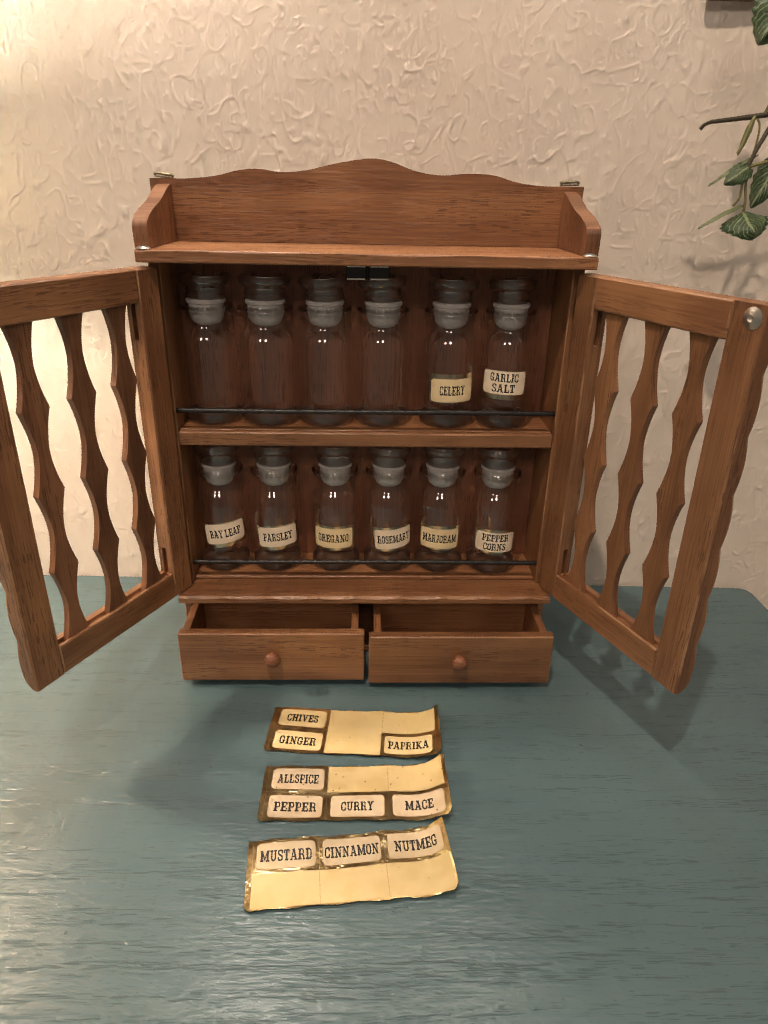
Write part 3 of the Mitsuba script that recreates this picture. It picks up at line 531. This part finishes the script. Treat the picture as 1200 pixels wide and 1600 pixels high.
# ------------------------------------------------------------------ sheets of gilt labels lying on the table
def label_sheet(label, origin, heading, bend, cells, peeled, mats, skew=0.0, L=0.1235, H=0.0445, cw=0.0393, folds=()):
    """origin: back left corner; bend: (s, slope) knots of the paper's profile along its length; cells: {(column, row): (text, width)}."""
    t = thing('label_sheet', label, 'label sheet', 'sheets of gilt stick-on labels')
    ss = np.linspace(-0.002, L + 0.03, 700); al = np.interp(ss, [b[0] for b in bend], [b[1] for b in bend])
    k = np.ones(5) / 5; al = np.convolve(np.pad(al, 2, 'edge'), k, 'valid')
    ds = ss[1] - ss[0]; px = np.concatenate([[0], np.cumsum(np.cos(al[:-1]) * ds)]) + ss[0]; pz = np.concatenate([[0], np.cumsum(np.sin(al[:-1]) * ds)]); pz -= np.interp(0, ss, pz)
    ch, sh = math.cos(heading), math.sin(heading)
    def on(v, lift):
        s, q = v[:, 0], v[:, 1]; se = s - skew * (q / H) * np.clip((s - 0.08) / 0.04, 0, 1)
        a, z, sl = np.interp(se, ss, px) + (s - se), np.interp(se, ss, pz), np.interp(se, ss, al)
        wv = 0.00035 * (1 + np.sin(s * 95 + q * 40)) + 0.0003 * (1 + np.sin(q * 130 + s * 31 + heading * 9))
        z = z + wv + 0.0006 + lift * np.cos(sl); a = a - lift * np.sin(sl)
        return np.column_stack([origin[0] + a * ch + q * sh, origin[1] + a * sh - q * ch, z])
    def sheet(shape, lift, size): v, f = flat(shape, size); return trimesh.Trimesh(on(v, lift), f[:, ::-1], process=False)
    edge = [(0, 0)] + [(s, 0.0004 * math.sin(s * 300) + 0.0003 * math.sin(s * 777)) for s in np.linspace(0.004, L - 0.003, 40)] + [(L, 0.001)] + [(L, H - 0.003), (L - 0.003, H)] + [(s, H + 0.0004 * math.sin(s * 260 + 1) + 0.0002 * math.sin(s * 900)) for s in np.linspace(L - 0.006, 0.003, 40)] + [(0.0, H - 0.002)]
    put(t, sheet(sg.Polygon(edge), 0.0, 0.0018), 'gold_foil', True)
    x0, rh = 0.0030, 0.0222
    for shp in peeled: put(t + '__backing', sheet(shp, 0.00012, 0.0018), mats[1], True, label='bare yellowish backing where labels were peeled off')
    for q in folds: put(t + '__fold', sheet(sg.box(q[0] - 0.0002, q[1], q[0] + 0.0002, q[2]), 0.0002, 0.0018), 'fold_line', True)
    for (c, r), (tx, wd) in cells.items():
        cx, cy = x0 + cw * (c + 0.5), 0.00015 + rh * (r + 0.5)
        cx += 0.0012 * (1 - r) * 0
        pk = put(t + '__label', sheet(sa.translate(rrect(0.0338, 0.0172, 0.0027), cx, cy), 0.00022, 0.0018), mats[0], True, label='cream paper label reading ' + tx)
        s = sa.scale(text_shape(tx, wd, 0.0072), 1, -1, origin=(0, 0))
        put(pk + '__lettering', sheet(sa.translate(s, cx, cy + 0.0003), 0.00036, 0.0018), 'ink', True)
        for sx in ((cx - cw / 2), (cx + cw / 2)):
            if sx > 0.001: put(t + '__crease', sheet(sg.box(sx - 0.00012, cy - rh / 2 + 0.0004, sx + 0.00012, cy + rh / 2 - 0.0004), 0.00018, 0.0018), 'gold_edge', True)
    if peeled and len(cells) > 1: put(t + '__crease', sheet(sg.box(x0 - 0.0022, 0.02225, x0 + (cw if len(cells) < 4 else cw), 0.02248), 0.00018, 0.0018), 'gold_edge', True)
    return t
scene['gold_edge'] = {'type': 'twosided', 'bsdf': {'type': 'principled', 'base_color': rgb(0.95, 0.80, 0.52), 'metallic': 1.0, 'roughness': 0.3}}
B = sg.box
label_sheet('top sheet of gilt labels nearest the drawers, reading CHIVES, GINGER and PAPRIKA', (-0.0668, -0.0680), -0.086,
            [(0, 0.0), (0.055, 0.0), (0.070, 0.03), (0.081, 0.05), (0.084, -0.06), (0.092, 0.03), (0.102, 0.18), (0.117, 0.52), (0.119, 0.9), (0.124, 1.2)],
            {(0, 0): ('CHIVES', 0.0225), (0, 1): ('GINGER', 0.0255), (2, 1): ('PAPRIKA', 0.0285)},
            [so.unary_union([B(0.0420, 0.0006, 0.0806, 0.0438), B(0.0805, 0.0006, 0.1190, 0.0218)])], ('paper_yellow', 'backing_a'), 0.006, cw=0.0388, folds=[(0.0806, 0.0008, 0.0216)])
label_sheet('middle sheet of gilt labels, reading ALLSPICE, PEPPER, CURRY and MACE', (-0.0664, -0.1275), -0.008,
            [(0, 0.0), (0.062, 0.0), (0.076, 0.05), (0.083, 0.06), (0.086, -0.08), (0.094, 0.06), (0.102, 0.32), (0.1165, 0.78), (0.118, 0.6), (0.122, 0.9)],
            {(0, 0): ('ALLSPICE', 0.0265), (0, 1): ('PEPPER', 0.0265), (1, 1): ('CURRY', 0.0205), (2, 1): ('MACE', 0.0180)},
            [B(0.0420, 0.0006, 0.1190, 0.0220)], ('paper_pink', 'backing_b'), 0.008, L=0.1215, cw=0.0390, folds=[(0.0812, 0.0008, 0.0218)])
label_sheet('bottom sheet of gilt labels nearest the camera, reading MUSTARD, CINNAMON and NUTMEG', (-0.0690, -0.1874), 0.078,
            [(0, 0.05), (0.012, 0.0), (0.030, 0.04), (0.036, -0.05), (0.06, 0.0), (0.076, 0.07), (0.082, 0.06), (0.085, -0.06), (0.096, 0.06), (0.102, 0.30), (0.1145, 0.80), (0.119, 1.1)],
            {(0, 0): ('MUSTARD', 0.0295), (1, 0): ('CINNAMON', 0.0315), (2, 0): ('NUTMEG', 0.0260)},
            [B(0.0034, 0.0224, 0.1170, 0.0438)], ('paper_grey', 'backing_c'), 0.008, L=0.1185, cw=0.0381, folds=[(0.0411, 0.0226, 0.0436), (0.0792, 0.0226, 0.0436)])

# ------------------------------------------------------------------ hanging artificial plant, upper right
def build_plant():
    t = thing('hanging_plant', 'artificial trailing plant with dark green pale-veined leaves hanging by the wall', 'plant')
    y = 0.055
    put(t + '__branch', tube(curve([(0.2325, y, 0.3985), (0.250, y, 0.4008), (0.272, y, 0.4040), (0.310, y - 0.004, 0.412), (0.36, y - 0.01, 0.435), (0.40, y - 0.01, 0.487)]), np.linspace(0.0013, 0.0026, 41), 10), 'stem_brown', True)
    put(t + '__branch', tube(curve([(0.2770, y - 0.002, 0.4055), (0.2700, y - 0.004, 0.392), (0.2640, y - 0.006, 0.380), (0.2605, y - 0.007, 0.3690)]), np.linspace(0.0017, 0.0012, 25), 10), 'stem_brown', True)
    def stem(pts, r, m='stem_green'): put(t + '__stem', tube(curve(pts), r, 8), m, True)
    stem([(0.2325, y, 0.3985), (0.2300, y + 0.004, 0.3970), (0.2285, y + 0.006, 0.3945)], 0.0012, 'stem_brown')
    stem([(0.2620, y, 0.4025), (0.2600, y - 0.002, 0.4000), (0.2570, y - 0.003, 0.390), (0.2535, y - 0.004, 0.3795)], 0.0011)
    stem([(0.2625, y, 0.4022), (0.2655, y - 0.001, 0.398), (0.2660, y - 0.002, 0.390), (0.2645, y - 0.003, 0.378)], 0.0007)
    stem([(0.2605, y - 0.007, 0.3690), (0.2595, y - 0.007, 0.360), (0.2595, y - 0.007, 0.352), (0.2565, y - 0.006, 0.3465)], 0.0008)
    stem([(0.2610, y - 0.007, 0.3690), (0.2620, y - 0.007, 0.360), (0.2635, y - 0.008, 0.3500), (0.2640, y - 0.008, 0.3420)], 0.0009)
    stem([(0.2770, y - 0.002, 0.398), (0.284, y - 0.004, 0.394), (0.292, y - 0.006, 0.395)], 0.0009, 'stem_brown')
    stem([(0.2880, y - 0.006, 0.3800), (0.282, y - 0.006, 0.3770), (0.2710, y - 0.006, 0.3740), (0.2615, y - 0.007, 0.3715)], 0.0011)
    stem([(0.268, y, 0.4035), (0.272, y - 0.006, 0.43), (0.266, y - 0.010, 0.470), (0.272, y - 0.010, 0.482)], 0.0009)
    def leaf(base, tip, width, normal, mat='leaf_green', scal=7, cup=0.12, label=None, fold=0.0):
        base, tip, nn = (np.array(q, float) for q in (base, tip, normal)); ax = tip - base; ln = np.linalg.norm(ax); ax /= ln
        sd = np.cross(nn, ax); sd /= np.linalg.norm(sd); nn = np.cross(ax, sd); a, b = 28, 30; v, uv = [], []
        for i in range(b + 1):
            l = i / b; wv = math.sin(math.pi * min(1, l * 0.97 + 0.03) ** 0.72) ** 0.75
            for j in range(a + 1):
                e = -1 + 2 * j / a; sc = 1 + 0.07 * abs(e) ** 3 * math.cos(2 * math.pi * scal * l)
                q = base + ax * ln * (l - 0.06 * (1 - l) * (abs(e) ** 2) * 2) + sd * e * width / 2 * wv * sc
                lift = -cup * width * (e * e) * (1 - fold) + 0.02 * width * math.sin(9 * l + 4 * e) - 0.10 * ln * l * l
                v.append(q + nn * lift); uv.append((e, l))
        f = [[i * (a + 1) + j, i * (a + 1) + j + 1, (i + 1) * (a + 1) + j + 1] for i in range(b) for j in range(a)] + [[i * (a + 1) + j, (i + 1) * (a + 1) + j + 1, (i + 1) * (a + 1) + j] for i in range(b) for j in range(a)]
        v = np.array(v); f = np.array(f); th = 0.00035
        top = trimesh.Trimesh(v, f, process=False); nv = np.array(top.vertex_normals); n0 = len(v)
        put(t + '__leaf', (np.vstack([v, v - nv * th]), np.vstack([f, f[:, ::-1] + n0])), mat, True, label, uv=np.vstack([uv, uv]))
    toC = np.array([-0.27, -0.53, 0.0])
    leaf((0.264, y - 0.010, 0.4720), (0.2490, y - 0.012, 0.4440), 0.034, toC + [0, 0, 0.10], scal=7)
    leaf((0.2608, y - 0.008, 0.3712), (0.2462, y - 0.010, 0.3615), 0.0140, toC + [0.1, 0, 0.25], scal=5)
    leaf((0.2830, y - 0.006, 0.3770), (0.2672, y - 0.010, 0.3475), 0.0205, toC + [-0.1, 0, 0.15], scal=6)
    leaf((0.2630, y - 0.008, 0.3425), (0.2645, y - 0.028, 0.3320), 0.0310, toC * 0.5 + [0, 0, 0.45], scal=7, cup=0.16)
    leaf((0.2645, y - 0.003, 0.3780), (0.2360, y - 0.004, 0.3620), 0.0060, toC * 0.25 + [0, 0, 0.8], 'leaf_back', 3, label='narrow pale green leaf seen edge-on')
    leaf((0.2615, y - 0.006, 0.3470), (0.2335, y - 0.007, 0.3345), 0.0065, toC * 0.25 + [0, 0, 0.8], 'leaf_back', 3, label='narrow pale green leaf seen edge-on')
    leaf((0.2600, y - 0.002, 0.3990), (0.2535, y - 0.004, 0.3790), 0.0038, toC, 'leaf_back', 3, label='narrow pale green leaf seen edge-on')
build_plant()

# ------------------------------------------------------------------ wall edge at the top, and unseen lamps above and beside the picture
s = thing('dark_wall_edge', 'dark brown wooden edge at the top right corner of the wall, above the hanging plant', 'shelf')
put(s, cbox(0.236, 0.420, WY + WS * 0.3 - 0.010, WY + WS * 0.42 - 0.0005, 0.4775, 0.4950, 0.0008), 'dark_wood_edge')  # dark wooden edge of an unidentified thing on the wall

def bulb(key, c, r, e):
    m = trimesh.creation.icosphere(subdivisions=3, radius=r); m.apply_translation(c); k = put(key, m, 'bulb_glass', True); scene[k]['emitter'] = area(e)
cl = thing('unseen_ceiling_lamp', 'unseen ceiling lamp with two bulbs on a rail, out of view, lighting the table and cabinet from above', 'lamp')  # out of view, placed to cast the door shadows on the table
put(cl + '__rail', cbox(-0.36, 1.10, -0.72, -0.66, 1.735, 1.76, 0.003), 'white_enamel')
for x, power in ((-0.21, 1.0), (0.95, 0.2)):
    put(cl + '__socket', cyl((x, -0.69, 1.685), (x, -0.69, 1.7345), 0.016), 'white_enamel', 40)
    bulb(cl + '__bulb', (x, -0.69, 1.645), 0.020, [power * c for c in CEILING])

pl = thing('unseen_globe_lamps', 'two unseen globe lamps, out of view, lighting the cabinet front and the jars', 'lamp')  # out of view, placed to light the shelves from the front
put(pl + '__bar', cbox(-1.2, 0.1, -2.23, -2.17, 1.90, 1.92, 0.003), 'white_enamel')
for x in (-1.05, -0.05):
    put(pl + '__cord', cyl((x, -2.2, 1.80), (x, -2.2, 1.8995), 0.006), 'white_enamel', 40); bulb(pl + '__globe', (x, -2.2, 1.60), 0.21, UNSEEN_GLOBES)

wl = thing('mirror_stand_in_lamp', 'two added lamp heads above the cabinet, out of view, standing in for ceiling light reflected by a mirror', 'lamp')  # added heads in place of a mirror that reflects the ceiling light
put(wl + '__bar', cbox(-0.20, 0.20, 0.095, 0.113, 0.70, 0.72, 0.003), 'white_enamel')
for x in (-0.13, 0.13):
    d = np.array([0.0, -0.50, -0.86]); d /= np.linalg.norm(d); c = np.array([x, 0.072, 0.668])
    h = trimesh.creation.annulus(0.023, 0.026, 0.05, sections=32); h.apply_transform(trimesh.geometry.align_vectors([0, 0, 1], d)); h.apply_translation(c + d * 0.001)
    put(wl + '__head', h, 'white_enamel', 40)
    q = trimesh.creation.cylinder(0.0225, 0.003, sections=32); q.apply_transform(trimesh.geometry.align_vectors([0, 0, 1], d)); q.apply_translation(c)
    k = put(wl + '__lens', q, 'bulb_glass'); scene[k]['emitter'] = area([c * (1.0 if x < 0 else 0.3) for c in MIRROR_STAND_IN])

tl = thing('unseen_table_lamp', 'unseen shaded table lamp left of the cabinet, out of view, lighting the wall and table there', 'lamp')  # out of view, placed for the warm glow on the left
LX, LY = -0.46, -0.03
put(tl + '__base', lathe([(0, 0.0005), (0.06, 0.0005), (0.062, 0.008), (0.03, 0.016), (0.012, 0.03), (0.018, 0.16), (0.010, 0.30), (0, 0.30)], 48, shift(LX, LY, 0)), 'white_enamel', 40)
a = np.linspace(0, 2 * np.pi, 64); r0, r1, z0, z1 = 0.120, 0.105, 0.315, 0.400
v = np.vstack([np.stack([LX + r0 * np.cos(a), LY + r0 * np.sin(a), a * 0 + z0], 1), np.stack([LX + r1 * np.cos(a), LY + r1 * np.sin(a), a * 0 + z1], 1)]); j = np.arange(63)
put(tl + '__shade', (v, np.vstack([np.stack([j, j + 1, j + 65], 1), np.stack([j, j + 65, j + 64], 1)])), 'shade_linen', True)
bulb(tl + '__bulb', (LX, LY, 0.370), 0.026, TABLE_LAMP)
